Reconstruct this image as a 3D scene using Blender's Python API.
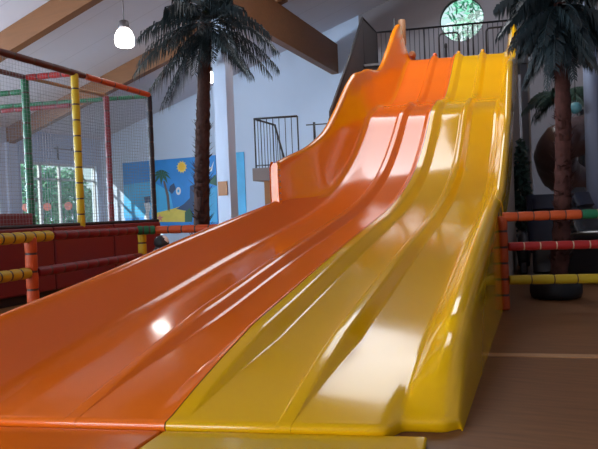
import bpy, math, random
from mathutils import Vector, Matrix
random.seed(7)
for o in list(bpy.data.objects): bpy.data.objects.remove(o)
SC = bpy.context.scene
COL = SC.collection
PI = math.pi

# ------------------------------------------------------------------ camera
FPX, EYE, ROLL = 600.0, 1.15, 0.039
PITCH = math.atan(12.5 / FPX)
FW = Vector((0, math.cos(PITCH), -math.sin(PITCH)))
R0 = Vector((1, 0, 0)); U0 = R0.cross(FW)
RT = R0 * math.cos(ROLL) - U0 * math.sin(ROLL)
UP = R0 * math.sin(ROLL) + U0 * math.cos(ROLL)
CAM = Vector((0, 0, EYE))
cd = bpy.data.cameras.new('camera'); co = bpy.data.objects.new('camera', cd); COL.objects.link(co)
cd.sensor_fit = 'HORIZONTAL'; cd.sensor_width = 36; cd.lens = 36 * FPX / 598; cd.clip_start = .05; cd.clip_end = 300
co.matrix_world = Matrix((( RT.x, UP.x, -FW.x, 0), (RT.y, UP.y, -FW.y, 0), (RT.z, UP.z, -FW.z, EYE), (0, 0, 0, 1)))
SC.camera = co

def at(px, py, Y):                       # point seen at a pixel, at its true distance Y down the hall
    r = FW + RT * ((px - 299) / FPX) + UP * ((224.5 - py) / FPX)
    return CAM + r * (Y / r.y)

# ------------------------------------------------------------------ light
SC.view_settings.view_transform = 'Standard'; SC.view_settings.look = 'None'
SC.view_settings.gamma = 1; SC.view_settings.use_curve_mapping = False
SC.view_settings.exposure = 0.92
SC.cycles.use_denoising = True; SC.cycles.max_bounces = 8; SC.cycles.sample_clamp_indirect = 4.0
SC.cycles.caustics_reflective = False; SC.cycles.caustics_refractive = False
WORLD = bpy.data.worlds.new('sky'); SC.world = WORLD; WORLD.use_nodes = True
WORLD.node_tree.nodes['Background'].inputs[0].default_value = (.72, .95, 1.0, 1)
WORLD.node_tree.nodes['Background'].inputs[1].default_value = .55
SUN = bpy.data.objects.new('sun', bpy.data.lights.new('sun', 'SUN')); COL.objects.link(SUN)
SUN.data.energy = 3.5; SUN.data.angle = .01; SUN.data.color = (1, .96, .88)
SUN.rotation_euler = (Vector((.9152, -.4030, 0))*1.0 + Vector((.4030, .9152, 0))*1.25 + Vector((0, 0, -.85))).to_track_quat('-Z', 'Y').to_euler()
SKYLIGHT = 3.0        # daylight through the roof panes
SIDE_FILL = 26.0       # fill glow added to the unseen windows farther along the long wall
REAR_FILL = 7.0      # fill from glowing windows added behind the visitor, out of view

# ------------------------------------------------------------------ materials
def mat(name, col, rough=.5, spec=.5, coat=0, emit=0, ecol=None, metal=0, var=0, scale=6, coat_rough=.05, stretch=None, bump=0):
    m = bpy.data.materials.new(name); m.use_nodes = True
    nt = m.node_tree; p = nt.nodes['Principled BSDF']
    p.inputs['Base Color'].default_value = (*col, 1)
    p.inputs['Roughness'].default_value = rough
    p.inputs['Specular IOR Level'].default_value = spec
    p.inputs['Metallic'].default_value = metal
    p.inputs['Coat Weight'].default_value = coat; p.inputs['Coat Roughness'].default_value = coat_rough
    if emit:
        p.inputs['Emission Color'].default_value = (*(ecol or col), 1); p.inputs['Emission Strength'].default_value = emit
    if var or bump:
        tc = nt.nodes.new('ShaderNodeTexCoord'); mp = nt.nodes.new('ShaderNodeMapping'); n = nt.nodes.new('ShaderNodeTexNoise')
        nt.links.new(tc.outputs['Object'], mp.inputs[0]); nt.links.new(mp.outputs[0], n.inputs['Vector'])
        if stretch: mp.inputs['Scale'].default_value = stretch
        n.inputs['Scale'].default_value = scale; n.inputs['Detail'].default_value = 5
        if var:
            mx = nt.nodes.new('ShaderNodeMix'); mx.data_type = 'RGBA'
            mx.inputs['A'].default_value = (*[c * (1 - var) for c in col], 1)
            mx.inputs['B'].default_value = (*[min(1, c * (1 + var)) for c in col], 1)
            nt.links.new(n.outputs['Fac'], mx.inputs['Factor']); nt.links.new(mx.outputs['Result'], p.inputs['Base Color'])
        if bump:
            b = nt.nodes.new('ShaderNodeBump'); b.inputs['Strength'].default_value = bump; b.inputs['Distance'].default_value = .02
            nt.links.new(n.outputs['Fac'], b.inputs['Height']); nt.links.new(b.outputs[0], p.inputs['Normal'])
    return m

def seam_mat(name, col, line, axis, period, width, rough=.6, var=.04):
    """painted boards: thin joint lines every `period` metres along one object axis"""
    m = mat(name, col, rough, .3); nt = m.node_tree; p = nt.nodes['Principled BSDF']
    tc = nt.nodes.new('ShaderNodeTexCoord'); sp = nt.nodes.new('ShaderNodeSeparateXYZ'); nt.links.new(tc.outputs['Object'], sp.inputs[0])
    d = nt.nodes.new('ShaderNodeMath'); d.operation = 'DIVIDE'; d.inputs[1].default_value = period
    f = nt.nodes.new('ShaderNodeMath'); f.operation = 'FRACT'; g = nt.nodes.new('ShaderNodeMath'); g.operation = 'LESS_THAN'; g.inputs[1].default_value = width / period
    nt.links.new(sp.outputs[axis], d.inputs[0]); nt.links.new(d.outputs[0], f.inputs[0]); nt.links.new(f.outputs[0], g.inputs[0])
    n = nt.nodes.new('ShaderNodeTexNoise'); n.inputs['Scale'].default_value = 1.5; nt.links.new(tc.outputs['Object'], n.inputs['Vector'])
    a = nt.nodes.new('ShaderNodeMix'); a.data_type = 'RGBA'; a.inputs['A'].default_value = (*[c * (1 - var) for c in col], 1); a.inputs['B'].default_value = (*[c * (1 + var) for c in col], 1)
    nt.links.new(n.outputs['Fac'], a.inputs['Factor'])
    x = nt.nodes.new('ShaderNodeMix'); x.data_type = 'RGBA'; x.inputs['B'].default_value = (*line, 1)
    nt.links.new(g.outputs[0], x.inputs['Factor']); nt.links.new(a.outputs['Result'], x.inputs['A']); nt.links.new(x.outputs['Result'], p.inputs['Base Color'])
    return m

def pane_mat(name):
    m = bpy.data.materials.new(name); m.use_nodes = True; nt = m.node_tree; nt.nodes.remove(nt.nodes['Principled BSDF'])
    t = nt.nodes.new('ShaderNodeBsdfTransparent'); t.inputs[0].default_value = (.93, .98, .97, 1)
    g = nt.nodes.new('ShaderNodeBsdfGlossy'); g.inputs['Roughness'].default_value = .03
    x = nt.nodes.new('ShaderNodeMixShader'); x.inputs[0].default_value = .06
    nt.links.new(t.outputs[0], x.inputs[1]); nt.links.new(g.outputs[0], x.inputs[2]); nt.links.new(x.outputs[0], nt.nodes['Material Output'].inputs[0])
    return m

M = dict(
    wall=mat('wall_paint', (.52, .63, .80), .7, .3, var=.04, scale=1.2),
    taupe=mat('taupe_wall', (.26, .235, .25), .7, .3, var=.05, scale=1.2),  # darker taupe tone of the end wall right of AB
    tower=mat('beige_panel', (.46, .37, .30), .55, .4, var=.08, scale=3),
    ceiling=seam_mat('ceiling_boards', (.58, .59, .66), (.50, .51, .57), 1, 1.09, .035),
    beam=mat('glulam', (.165, .066, .022), .5, .4, var=.25, scale=2.2, stretch=(.6, 6, 6)),
    floor=mat('vinyl_planks', (.225, .10, .040), .42, .22, var=.4, scale=3.2, stretch=(1, 8, 1)),
    strip=mat('tan_strip', (.52, .27, .12), .45),
    orange=mat('orange_gelcoat', (.92, .178, .010), .13, .42, coat=.12, coat_rough=.04),
    orange_hi=mat('bright_orange_gelcoat', (.93, .25, .003), .13, .42, coat=.12, coat_rough=.04),
    yellow=mat('yellow_gelcoat', (.86, .465, .003), .13, .42, coat=.12, coat_rough=.04),
    mat_o=mat('orange_mat_vinyl', (.76, .15, .008), .16, .5, coat=.2),
    mat_y=mat('yellow_mat_vinyl', (.72, .43, .005), .2, .35, coat=.1),
    pad_red=mat('dark_red_vinyl', (.17, .010, .016), .42, .5),
    foam_red=mat('red_foam', (.42, .022, .020), .5, .3),
    foam_dark_red=mat('dark_red_foam', (.20, .014, .022), .5, .3),
    foam_orange=mat('orange_red_foam', (.50, .075, .016), .5, .3),
    foam_yellow=mat('yellow_foam', (.56, .38, .018), .5, .3),
    foam_green=mat('green_foam', (.012, .13, .055), .5, .3),
    foam_black=mat('black_foam', (.02, .016, .02), .5, .3),
    foam_brown=mat('brown_foam', (.10, .022, .018), .5, .3),
    joint_dark=mat('dark_tape', (.05, .02, .015), .5),
    joint_light=mat('pale_tape', (.66, .48, .30), .5),
    net=mat('net_cord', (.22, .23, .26), .7),
    black=mat('black_steel', (.014, .014, .018), .4, .5),
    mesh_panel=mat('grey_infill_panel', (.085, .080, .088), .85, .15),
    grey=mat('grey_fascia', (.20, .20, .21), .5),
    wood=mat('honey_wood', (.30, .15, .04), .5, var=.15, scale=4),
    plate=mat('orange_brown_plate', (.34, .135, .03), .5, var=.1, scale=5),
    tan=mat('tan_padding', (.42, .22, .11), .5),
    trunk=mat('palm_bark', (.052, .028, .024), .9, .15, var=.6, scale=14, bump=.5),
    trunk2=mat('palm_bark_red', (.060, .023, .019), .9, .15, var=.6, scale=14, bump=.5),
    frond=mat('palm_leaf', (.013, .024, .028), .45, .5, var=.5, scale=3),
    frond_green=mat('palm_leaf_green', (.035, .075, .055), .45, .5, var=.4, scale=3),
    rubber=mat('black_rubber', (.012, .012, .014), .55, .4),
    leather=mat('black_leather', (.010, .009, .012), .28, .6, coat=.3),
    navy=mat('navy_leather', (.018, .022, .045), .4, .5),
    silver=mat('silver_trim', (.45, .45, .48), .22, .5, metal=1),
    tube=mat('maroon_tube', (.060, .028, .026), .3, .6, coat=.3),
    pillar=mat('blue_grey_paint', (.30, .34, .46), .5),
    teal=mat('teal_globe', (.09, .26, .30), .4),
    lamp=mat('lamp_glow', (1, .97, .92), .5, emit=9),
    steel=mat('lamp_cap', (.16, .15, .16), .4, metal=.6),
    frame=mat('white_window_frame', (.62, .66, .70), .5),
    glass=pane_mat('window_pane'),
    daylight=mat('frosted_roof_pane', (.9, .95, 1), .5, emit=SKYLIGHT, ecol=(.93, .96, 1)),
    side_fill=mat('side_fill_pane', (.9, .95, 1), .5, emit=SIDE_FILL, ecol=(.70, .85, 1)),
    rear_fill=mat('rear_fill_pane', (.9, .95, 1), .5, emit=REAR_FILL, ecol=(.95, .97, 1)),
    bush=mat('bush_leaf', (.13, .34, .20), .6, var=.5, scale=2),
    tree=mat('tree_leaf', (.13, .44, .30), .6, var=.5, scale=2),
    bark=mat('tree_bark', (.10, .07, .05), .9),
    lawn=mat('lawn_green', (.10, .18, .06), .9),
    m_blue=mat('mural_blue', (.012, .24, .68), .5, var=.25, scale=1.5),
    m_sky=mat('mural_light_blue', (.05, .42, .80), .5, var=.3, scale=1.2),
    m_sun=mat('mural_sun', (.80, .50, .02), .5), m_sun2=mat('mural_sun_rays', (.85, .62, .10), .5),
    m_sand=mat('mural_sand', (.72, .60, .10), .5, var=.2, scale=3),
    m_green=mat('mural_green', (.015, .10, .06), .5), m_trunk=mat('mural_trunk', (.12, .09, .08), .5),
    m_white=mat('mural_white', (.70, .76, .82), .5), m_star=mat('mural_starfish', (.62, .20, .16), .5), m_dark=mat('mural_dark', (.02, .06, .16), .5),
    coral=mat('coral_plastic', (.62, .22, .16), .4),
)

# ------------------------------------------------------------------ helpers
class MB:
    def __init__(s): s.v = []; s.f = []; s.m = []; s.sm = []
    def add(s, vs, fs, m=0, smooth=False):
        o = len(s.v); s.v += [tuple(v) for v in vs]
        for f in fs: s.f.append(tuple(i + o for i in f)); s.m.append(m); s.sm.append(smooth)
    def box(s, lo, hi, m=0):
        x0, y0, z0 = lo; x1, y1, z1 = hi
        s.add([(x0,y0,z0),(x1,y0,z0),(x1,y1,z0),(x0,y1,z0),(x0,y0,z1),(x1,y0,z1),(x1,y1,z1),(x0,y1,z1)],
              [(0,3,2,1),(4,5,6,7),(0,1,5,4),(1,2,6,5),(2,3,7,6),(3,0,4,7)], m)
    def obox(s, c, ax, ay, az, m=0):     # centre and three half vectors
        c, ax, ay, az = map(Vector, (c, ax, ay, az))
        vs = [c + ax*i + ay*j + az*k for k in (-1,1) for i, j in ((-1,-1),(1,-1),(1,1),(-1,1))]
        s.add(vs, [(0,3,2,1),(4,5,6,7),(0,1,5,4),(1,2,6,5),(2,3,7,6),(3,0,4,7)], m)
    def tube(s, path, rad, n=12, m=0, caps=True, mids=None):
        P = [Vector(p) for p in path]; k = len(P)
        if not hasattr(rad, '__len__'): rad = [rad] * k
        t0 = (P[1] - P[0]).normalized(); a = Vector((0,0,1)) if abs(t0.z) < .9 else Vector((1,0,0))
        u = t0.cross(a).normalized(); vs = []
        for i in range(k):
            t = (P[min(i+1,k-1)] - P[max(i-1,0)])
            if t.length < 1e-9: t = t0
            t.normalize(); u = (u - t * u.dot(t)).normalized(); w = t.cross(u)
            for j in range(n):
                an = 2*PI*j/n; vs.append(P[i] + (u*math.cos(an) + w*math.sin(an)) * rad[i])
        base = len(s.v); s.v += [tuple(v) for v in vs]
        for i in range(k-1):
            for j in range(n):
                s.f.append((base+i*n+j, base+i*n+(j+1)%n, base+(i+1)*n+(j+1)%n, base+(i+1)*n+j)); s.m.append(mids[i] if mids else m); s.sm.append(True)
        if caps:
            s.f.append(tuple(base+j for j in range(n))[::-1]); s.m.append(mids[0] if mids else m); s.sm.append(False)
            s.f.append(tuple(base+(k-1)*n+j for j in range(n))); s.m.append(mids[-1] if mids else m); s.sm.append(False)
    def lathe(s, c, prof, n=24, m=0):    # (radius, z) profile round a vertical axis
        c = Vector(c); base = len(s.v); k = len(prof)
        for r, z in prof:
            for j in range(n): s.v.append((c.x + r*math.cos(2*PI*j/n), c.y + r*math.sin(2*PI*j/n), c.z + z))
        for i in range(k-1):
            for j in range(n):
                s.f.append((base+i*n+j, base+i*n+(j+1)%n, base+(i+1)*n+(j+1)%n, base+(i+1)*n+j)); s.m.append(m); s.sm.append(True)
        s.f.append(tuple(base+j for j in range(n))[::-1]); s.m.append(m); s.sm.append(False)
        s.f.append(tuple(base+(k-1)*n+j for j in range(n))); s.m.append(m); s.sm.append(False)
    def grid(s, rows, m=0, mfun=None):
        base = len(s.v); n = len(rows[0])
        for r in rows: s.v += [tuple(p) for p in r]
        for i in range(len(rows)-1):
            for j in range(n-1):
                s.f.append((base+i*n+j, base+i*n+j+1, base+(i+1)*n+j+1, base+(i+1)*n+j)); s.m.append(mfun(i, j) if mfun else m); s.sm.append(True)
    def build(s, name, mats, parent=None, loc=None, bevel=0):
        me = bpy.data.meshes.new(name)
        L = Vector(loc) if loc is not None else Vector((0,0,0))
        me.from_pydata([tuple(Vector(v) - L) for v in s.v], [], s.f)
        for x in (mats if isinstance(mats, (list, tuple)) else [mats]): me.materials.append(M[x] if isinstance(x, str) else x)
        me.polygons.foreach_set('material_index', s.m); me.polygons.foreach_set('use_smooth', s.sm); me.update()
        o = bpy.data.objects.new(name, me); COL.objects.link(o); o.location = L
        if parent is not None:
            o.parent = parent; o.matrix_parent_inverse = parent.matrix_basis.inverted()
        if bevel:
            b = o.modifiers.new('bevel', 'BEVEL'); b.width = bevel; b.segments = 3; b.limit_method = 'ANGLE'
        return o

def tag(o, label, cat, group=None, kind=None):
    if label: o['label'] = label
    if cat: o['category'] = cat
    if group: o['group'] = group
    if kind: o['kind'] = kind
    return o
def thing(name, label, cat, loc=(0,0,0), group=None):
    o = bpy.data.objects.new(name, None); COL.objects.link(o); o.location = loc; o.empty_display_size = .2
    return tag(o, label, cat, group)
def copy_tree(o, delta, label=None):
    def rec(x, par):
        c = x.copy(); COL.objects.link(c)
        if par is not None: c.parent = par
        for ch in [k for k in bpy.data.objects if k.parent == x and k.name not in made]:
            made.add(rec(ch, c).name)
        return c
    made = set(); c = rec(o, None); c.location = o.location + Vector(delta)
    if label: c['label'] = label
    return c

# hall frame: a runs along the end wall, b towards the visitor, z up
C0 = Vector((-8.29, 25.52, 0)); E1 = Vector((.9152, -.4030, 0)); E2 = Vector((-.4030, -.9152, 0))
RA = math.atan2(E1.y, E1.x)
def W(a, b, z=0): return C0 + E1*a + E2*b + Vector((0,0,z))
def ceil_z(a): return 4.53 + .286 * min(a, 34 - a)
class RB(MB):                            # mesh built in hall coordinates (a, -b, z)
    def rbox(s, a0, a1, b0, b1, z0, z1, m=0): s.box((a0, -b1, z0), (a1, -b0, z1), m)
    def poly(s, pts, m=0): s.add([(a, -b, z) for a, b, z in pts], [tuple(range(len(pts)))], m)
    def rbuild(s, name, mats, parent=None):
        o = MB.build(s, name, mats)
        if parent is None: o.location = C0; o.rotation_euler = (0, 0, RA)
        else: o.parent = parent
        return o
def room_empty(name):
    o = bpy.data.objects.new(name, None); COL.objects.link(o); o.location = C0; o.rotation_euler = (0,0,RA); return o
def struct(o): o['kind'] = 'structure'; return o

# slide frame: s up the slide, u across it
S0 = Vector((-.7422, 3.1397, 0)); LU = Vector((.98414, -.17740, 0)); AS = Vector((.37244, .92805, 0))
def G(s, u, z=0): return S0 + AS*s + LU*u + Vector((0,0,z))

# ------------------------------------------------------------------ hall shell
HB = 30.0
r = RB(); r.poly([(0,0,0),(34,0,0),(34,HB,0),(0,HB,0)][::-1]); struct(r.rbuild('floor', 'floor'))
# ceiling: two slopes with rectangular openings for the roof panes
SKY = [(12.7, 15.9, 4.4, 9.4)]
r = RB()
bs = [0, 4.4, 9.4, HB]; as_ = [0, 12.7, 15.9, 17]
def in_sky(a, b): return any(q[0] < a < q[1] and q[2] < b < q[3] for q in SKY)
for i in range(3):
    for j in range(3):
        a0, a1, b0, b1 = as_[i], as_[i+1], bs[j], bs[j+1]
        if in_sky((a0+a1)/2, (b0+b1)/2): continue
        r.poly([(a0,b0,ceil_z(a0)),(a1,b0,ceil_z(a1)),(a1,b1,ceil_z(a1)),(a0,b1,ceil_z(a0))])
r.poly([(17,0,ceil_z(17)),(34,0,ceil_z(34)),(34,HB,ceil_z(34)),(17,HB,ceil_z(17))])
struct(r.rbuild('ceiling', 'ceiling'))
wn = [0]
def win_root():
    wn[0] += 1; return struct(room_empty('window_%d' % wn[0]))
for a0, a1, b0, b1 in SKY:
    w = win_root(); r = RB(); h = .12
    for q0, q1 in ((a0, a1),):
        r.poly([(a0,b0,ceil_z(a0)+h),(a1,b0,ceil_z(a1)+h),(a1,b1,ceil_z(a1)+h),(a0,b1,ceil_z(a0)+h)])
    r.rbuild('pane', 'daylight', w)
    f = RB()
    for b in (b0, b1):
        f.add([(a0,-b-.04,ceil_z(a0)-.02),(a1,-b-.04,ceil_z(a1)-.02),(a1,-b+.04,ceil_z(a1)-.02),(a0,-b+.04,ceil_z(a0)-.02),
               (a0,-b-.04,ceil_z(a0)+.14),(a1,-b-.04,ceil_z(a1)+.14),(a1,-b+.04,ceil_z(a1)+.14),(a0,-b+.04,ceil_z(a0)+.14)],
              [(0,3,2,1),(4,5,6,7),(0,1,5,4),(1,2,6,5),(2,3,7,6),(3,0,4,7)])
    for a in (a0, a1): f.rbox(a-.04, a+.04, b0, b1, ceil_z(a)-.03, ceil_z(a)+.14)
    f.rbuild('window_frame', 'frame', w)
# long low wall with windows
WIN = [(.3, 4.15)] + [(4.35*k + .75, 4.35*k + 4.2) for k in range(1, 7) if 4.35*k + 4.2 < HB]
Z0, Z1 = 1.0, 3.4
r = RB(); edges = [0] + [e for w in WIN for e in w] + [HB]
for i in range(0, len(edges), 2): r.rbox(-.3, 0, edges[i], edges[i+1], 0, 4.55)
for b0, b1 in WIN: r.rbox(-.3, 0, b0, b1, 0, Z0); r.rbox(-.3, 0, b0, b1, Z1, 4.55)
struct(r.rbuild('wall_left', 'wall'))
for i, (b0, b1) in enumerate(WIN):
    w = win_root(); f = RB(); n = 4; wd = (b1 - b0) / n; fw = .045
    f.rbox(-.2, -.1, b0, b1, Z0, Z0+.08); f.rbox(-.2, -.1, b0, b1, Z1-.09, Z1); f.rbox(-.2, -.1, b0, b1, 2.75, 2.81)
    for k in range(n+1):
        b = b0 + wd*k; f.rbox(-.2, -.1, max(b0, b-fw), min(b1, b+fw), Z0, Z1)
    f.rbuild('window_frame', 'frame', w)
    r = RB(); r.poly([(-.16,b0,Z0),(-.16,b1,Z0),(-.16,b1,Z1),(-.16,b0,Z1)][::-1]); r.rbuild('pane', 'glass' if i < 2 else 'side_fill', w)  # later panes are out of view and glow as added fill
    s = RB(); s.rbox(-.05, .18, b0-.04, b1+.04, Z0-.05, Z0); s.rbuild('window_sill', 'frame', w)
# end wall (gable) with round window
RA_, RZ_, RR_ = 15.05, 7.15, .70
r = RB(); q = 1.0
def gz(a): return ceil_z(a) + .02
AB = 11.6
r.poly([(0,0,0),(AB,0,0),(AB,0,gz(AB)),(0,0,gz(0))]); nf = len(r.f); r.poly([(AB,0,0),(RA_-q,0,0),(RA_-q,0,gz(RA_-q)),(AB,0,gz(AB))]); r.poly([(RA_+q,0,0),(34,0,0),(34,0,gz(34)),(17,0,gz(17)),(RA_+q,0,gz(RA_+q))])
r.poly([(RA_-q,0,0),(RA_+q,0,0),(RA_+q,0,RZ_-q),(RA_-q,0,RZ_-q)]); r.poly([(RA_-q,0,RZ_+q),(RA_+q,0,RZ_+q),(RA_+q,0,gz(RA_+q)),(RA_-q,0,gz(RA_-q))])
N = 48; sq = []; ci = []
for k in range(N):
    an = 2*PI*k/N; c_, s_ = math.cos(an), math.sin(an); t = q / max(abs(c_), abs(s_))
    sq.append((RA_+c_*t, 0, RZ_+s_*t)); ci.append((RA_+c_*RR_, 0, RZ_+s_*RR_))
for k in range(N):
    k2 = (k+1) % N
    r.poly([sq[k], ci[k], ci[k2], sq[k2]]); r.poly([ci[k], (ci[k][0],-.25,ci[k][2]), (ci[k2][0],-.25,ci[k2][2]), ci[k2]])
r.m = [0 if i < nf else 1 for i in range(len(r.f))]
struct(r.rbuild('wall_back', ['wall', 'taupe']))
w = win_root(); f = RB(); 
f.tube([(RA_+math.cos(2*PI*k/N)*RR_, .12, RZ_+math.sin(2*PI*k/N)*RR_) for k in range(N+1)], .03, 8, caps=False); f.rbuild('window_frame', 'mesh_panel', w)
r = RB(); r.poly([(RA_+math.cos(2*PI*k/N)*RR_, -.13, RZ_+math.sin(2*PI*k/N)*RR_) for k in range(N)]); r.rbuild('pane', 'glass', w)
# right and rear walls
r = RB(); r.rbox(34, 34.3, 0, HB, 0, 4.55); struct(r.rbuild('wall_right', 'wall'))
r = RB(); RW = [(3, 9, 1, 3.6), (11, 16, 1, 4.6)]  # windows added in the unseen rear wall for frontal fill
prev = 0
for a0, a1, z0, z1 in RW:
    r.poly([(prev,HB,0),(a0,HB,0),(a0,HB,gz(a0)),(prev,HB,gz(prev))]); r.poly([(a0,HB,0),(a1,HB,0),(a1,HB,z0),(a0,HB,z0)])
    r.poly([(a0,HB,z1),(a1,HB,z1),(a1,HB,gz(a1)),(a0,HB,gz(a0))]); prev = a1
    if a1 == 16: r.poly([(16,HB,0),(17,HB,0),(17,HB,gz(17)),(16,HB,gz(16))]); prev = 17
r.poly([(prev,HB,0),(34,HB,0),(34,HB,gz(34)),(prev,HB,gz(prev))])
struct(r.rbuild('wall_front', 'wall'))
for a0, a1, z0, z1 in RW:
    w = win_root(); r = RB(); r.poly([(a0,HB,z0),(a1,HB,z0),(a1,HB,z1),(a0,HB,z1)]); r.rbuild('pane', 'rear_fill', w)
    f = RB(); n = 4
    for k in range(n+1):
        a = a0 + (a1-a0)*k/n; f.rbox(max(a0,a-.05), min(a1,a+.05), HB-.08, HB-.02, z0, z1)
    f.rbox(a0, a1, HB-.08, HB-.02, z0, z0+.08); f.rbox(a0, a1, HB-.08, HB-.02, z1-.08, z1); f.rbuild('window_frame', 'frame', w)
# rafters, purlin, column
for k, b in enumerate([.25 + 4.35*i for i in range(1, 7)]):
    r = RB(); hw = .11
    vs = []
    for a in (-.1, 10.66+.3):
        for bb in (b-hw, b+hw):
            for dz in (-.60, -.005): vs.append((a, -bb, ceil_z(a) + dz))
    r.add(vs, [(0,1,3,2),(4,6,7,5),(0,4,5,1),(2,3,7,6),(0,2,6,4),(1,5,7,3)])
    for a_lo, a_hi in ((10.96, 17.0),):
        vs = []
        for a in (a_lo, a_hi):
            for bb in (b-hw, b+hw):
                for dz in (-.60, -.005): vs.append((a, -bb, ceil_z(a) + dz))
        if b > 11.5: r.add(vs, [(0,1,3,2),(4,6,7,5),(0,4,5,1),(2,3,7,6),(0,2,6,4),(1,5,7,3)])
    struct(r.rbuild('beam_%d' % (k+1), 'beam'))
r = RB(); r.rbox(10.55, 10.80, 0.0, HB, 5.95, 6.97); struct(r.rbuild('beam_%d' % 9, 'beam'))
for i, b in enumerate((7.75, 17.0, 26.0)):
    r = RB(); r.rbox(10.50, 10.84, b-.17, b+.17, 0, 5.95); struct(r.rbuild('column_%d' % (i+1), 'wall'))
for i in range(1, 7):
    b = .25 + 4.35*i
    r = RB(); r.rbox(0, .12, b-.2, b+.2, 0, 4.0); struct(r.rbuild('trim_%d' % i, 'wall'))
# joint strip in the floor to the right of the slide
p0, p1 = Vector((1.30, 4.592, 0)), Vector((5.2, 3.66, 0)); d = (p1-p0).normalized()
r = MB(); r.obox((p0+p1)/2 + Vector((0,0,.004)), d*(p1-p0).length/2, Vector((-d.y, d.x, 0))*.045, (0,0,.004)); struct(r.build('trim_7', 'strip'))
# ground outdoors
r = MB(); r.add([(-80,-60,-.06),(80,-60,-.06),(80,90,-.06),(-80,90,-.06)], [(0,1,2,3)]); struct(r.build('ground', 'lawn'))

# ------------------------------------------------------------------ outdoors: bushes and a tree seen through the windows
def leaf_cloud(mb, c, rx, ry, rz, n, size):
    for _ in range(n):
        while True:
            x, y, z = [random.uniform(-1, 1) for _ in range(3)]
            d = x*x+y*y+z*z
            if .25 < d < 1: break
        p = Vector((c[0]+x*rx, c[1]+y*ry, c[2]+z*rz)); e = Vector([random.uniform(-1,1) for _ in range(3)]).normalized()
        f = e.orthogonal().normalized(); sz = size*random.uniform(.6,1.3)
        mb.add([p-e*sz, p+f*sz*.45, p+e*sz, p-f*sz*.45], [(0,1,2,3)])
def outdoor(name, label, cat, a, b, h, rad, n, mm, low=.25, group=None):
    base = W(a, b, -.06); t = thing(name, label, cat, base, group)
    m = MB(); m.tube([base, base+Vector((.1,0,h*.4)), base+Vector((0,.1,h*.75))], [.12*h/4, .09*h/4, .03], 8); m.build('trunk', 'bark', t)
    m = MB(); c = base + Vector((0,0,h*(low+1)/2)); leaf_cloud(m, c, rad, rad, h*(1-low)/2, n, .15); m.build('foliage', mm, t)
outdoor('bush', 'sunlit green bush outside the long window, at its left end', 'bush', -3.0, .9, 3.9, 1.6, 2000, 'bush', .05)
outdoor('bush', 'lower green bush outside the long window, near its middle', 'bush', -3.6, -1.2, 3.8, 1.5, 1900, 'bush', .05)
outdoor('bush', 'pale green bush outside the long window by the room corner', 'bush', -3.8, -3.9, 2.4, 1.3, 900, 'bush', .05)
outdoor('tree', 'leafy tree seen through the round window above the slide', 'tree', 16.1, -3.0, 10.2, 2.2, 3000, 'tree', .40)

# ------------------------------------------------------------------ the wave slide
SEAM = [(-.3,.06),(0,.071),(.25,.15),(.52,.240),(.81,.325),(1.21,.416),(1.74,.515),(2.1,.585),(2.56,.675),(3.3,.810),(4.25,.975),(5.23,1.155),(6.31,1.440),(7.38,1.875),(8.12,2.333),(8.56,2.665),(8.89,2.930),(9.61,3.245),(11.09,3.640),(12.07,4.288),(12.9,4.88),(13.25,5.05),(13.5,5.085),(13.7,5.085)]
def herm(T, x):
    n = len(T)
    if x <= T[0][0]: return T[0][1]
    if x >= T[-1][0]: return T[-1][1]
    i = max(k for k in range(n-1) if T[k][0] <= x)
    def sl(k):
        if k == 0 or k == n-1: j = 0 if k == 0 else n-2; return (T[j+1][1]-T[j][1])/(T[j+1][0]-T[j][0])
        h0, h1 = T[k][0]-T[k-1][0], T[k+1][0]-T[k][0]; d0, d1 = (T[k][1]-T[k-1][1])/h0, (T[k+1][1]-T[k][1])/h1
        return (d0*h1 + d1*h0)/(h0+h1)
    h = T[i+1][0]-T[i][0]; t = (x-T[i][0])/h
    return (2*t**3-3*t*t+1)*T[i][1] + (t**3-2*t*t+t)*h*sl(i) + (-2*t**3+3*t*t)*T[i+1][1] + (t**3-t*t)*h*sl(i+1)
def lin(T, x):
    if x <= T[0][0]: return T[0][1]
    for (a, b), (c, d) in zip(T, T[1:]):
        if x <= c: return b + (d-b)*(x-a)/(c-a)
    return T[-1][1]
def sst(x, a, b): t = min(1, max(0, (x-a)/(b-a))); return t*t*(3-2*t)
FLOOR = [(-.3,.0),(0,.071),(.3,.146),(.6,.212),(.9,.270),(1.21,.331)] + [(a, b-.085) for a, b in SEAM if a > 1.3]
def zf(s): return herm(FLOOR, s)
def fade(s): return min(1, max(0, (s-.06)/1.0))
HL = [(0,.34),(.5,.36),(1.3,.33),(3,.31),(5,.285),(13.7,.28)]
HR = [(0,.0),(.12,.02),(.3,.08),(.55,.125),(.78,.145),(.9,.19),(1.2,.205),(2,.23),(4,.27),(13.7,.27)]
HU = [(4.95,.80),(5.2,.82),(6.5,.83),(7,.85),(7.75,.95),(8.4,1.01),(9.26,.86),(10.05,.83),(10.94,.82),(11.9,.90),(12.8,.98),(13.3,.92),(13.55,.72)]
HUR = [(4.6,.268),(4.98,.31),(5.45,.48),(6.0,.70),(6.5,.82)] + HU[3:-3] + [(12.3,1.0),(12.9,1.08),(13.3,1.0),(13.55,.80)]
def chaikin(P, it=2):
    for _ in range(it):
        Q = [P[0]]
        for a, b in zip(P, P[1:]):
            Q.append((a[0]*.75+b[0]*.25, a[1]*.75+b[1]*.25)); Q.append((a[0]*.25+b[0]*.75, a[1]*.25+b[1]*.75))
        Q.append(P[-1]); P = Q
    return P
SS = [0, .03, .06, .1, .15, .2] + [.25 + .055*i for i in range(245)]
SS = [s for s in SS if s <= 13.7]
slide = thing('wave_slide', 'big wide wave slide, orange on its left half and yellow on its right half', 'slide', G(0, 0, 0))
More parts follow.
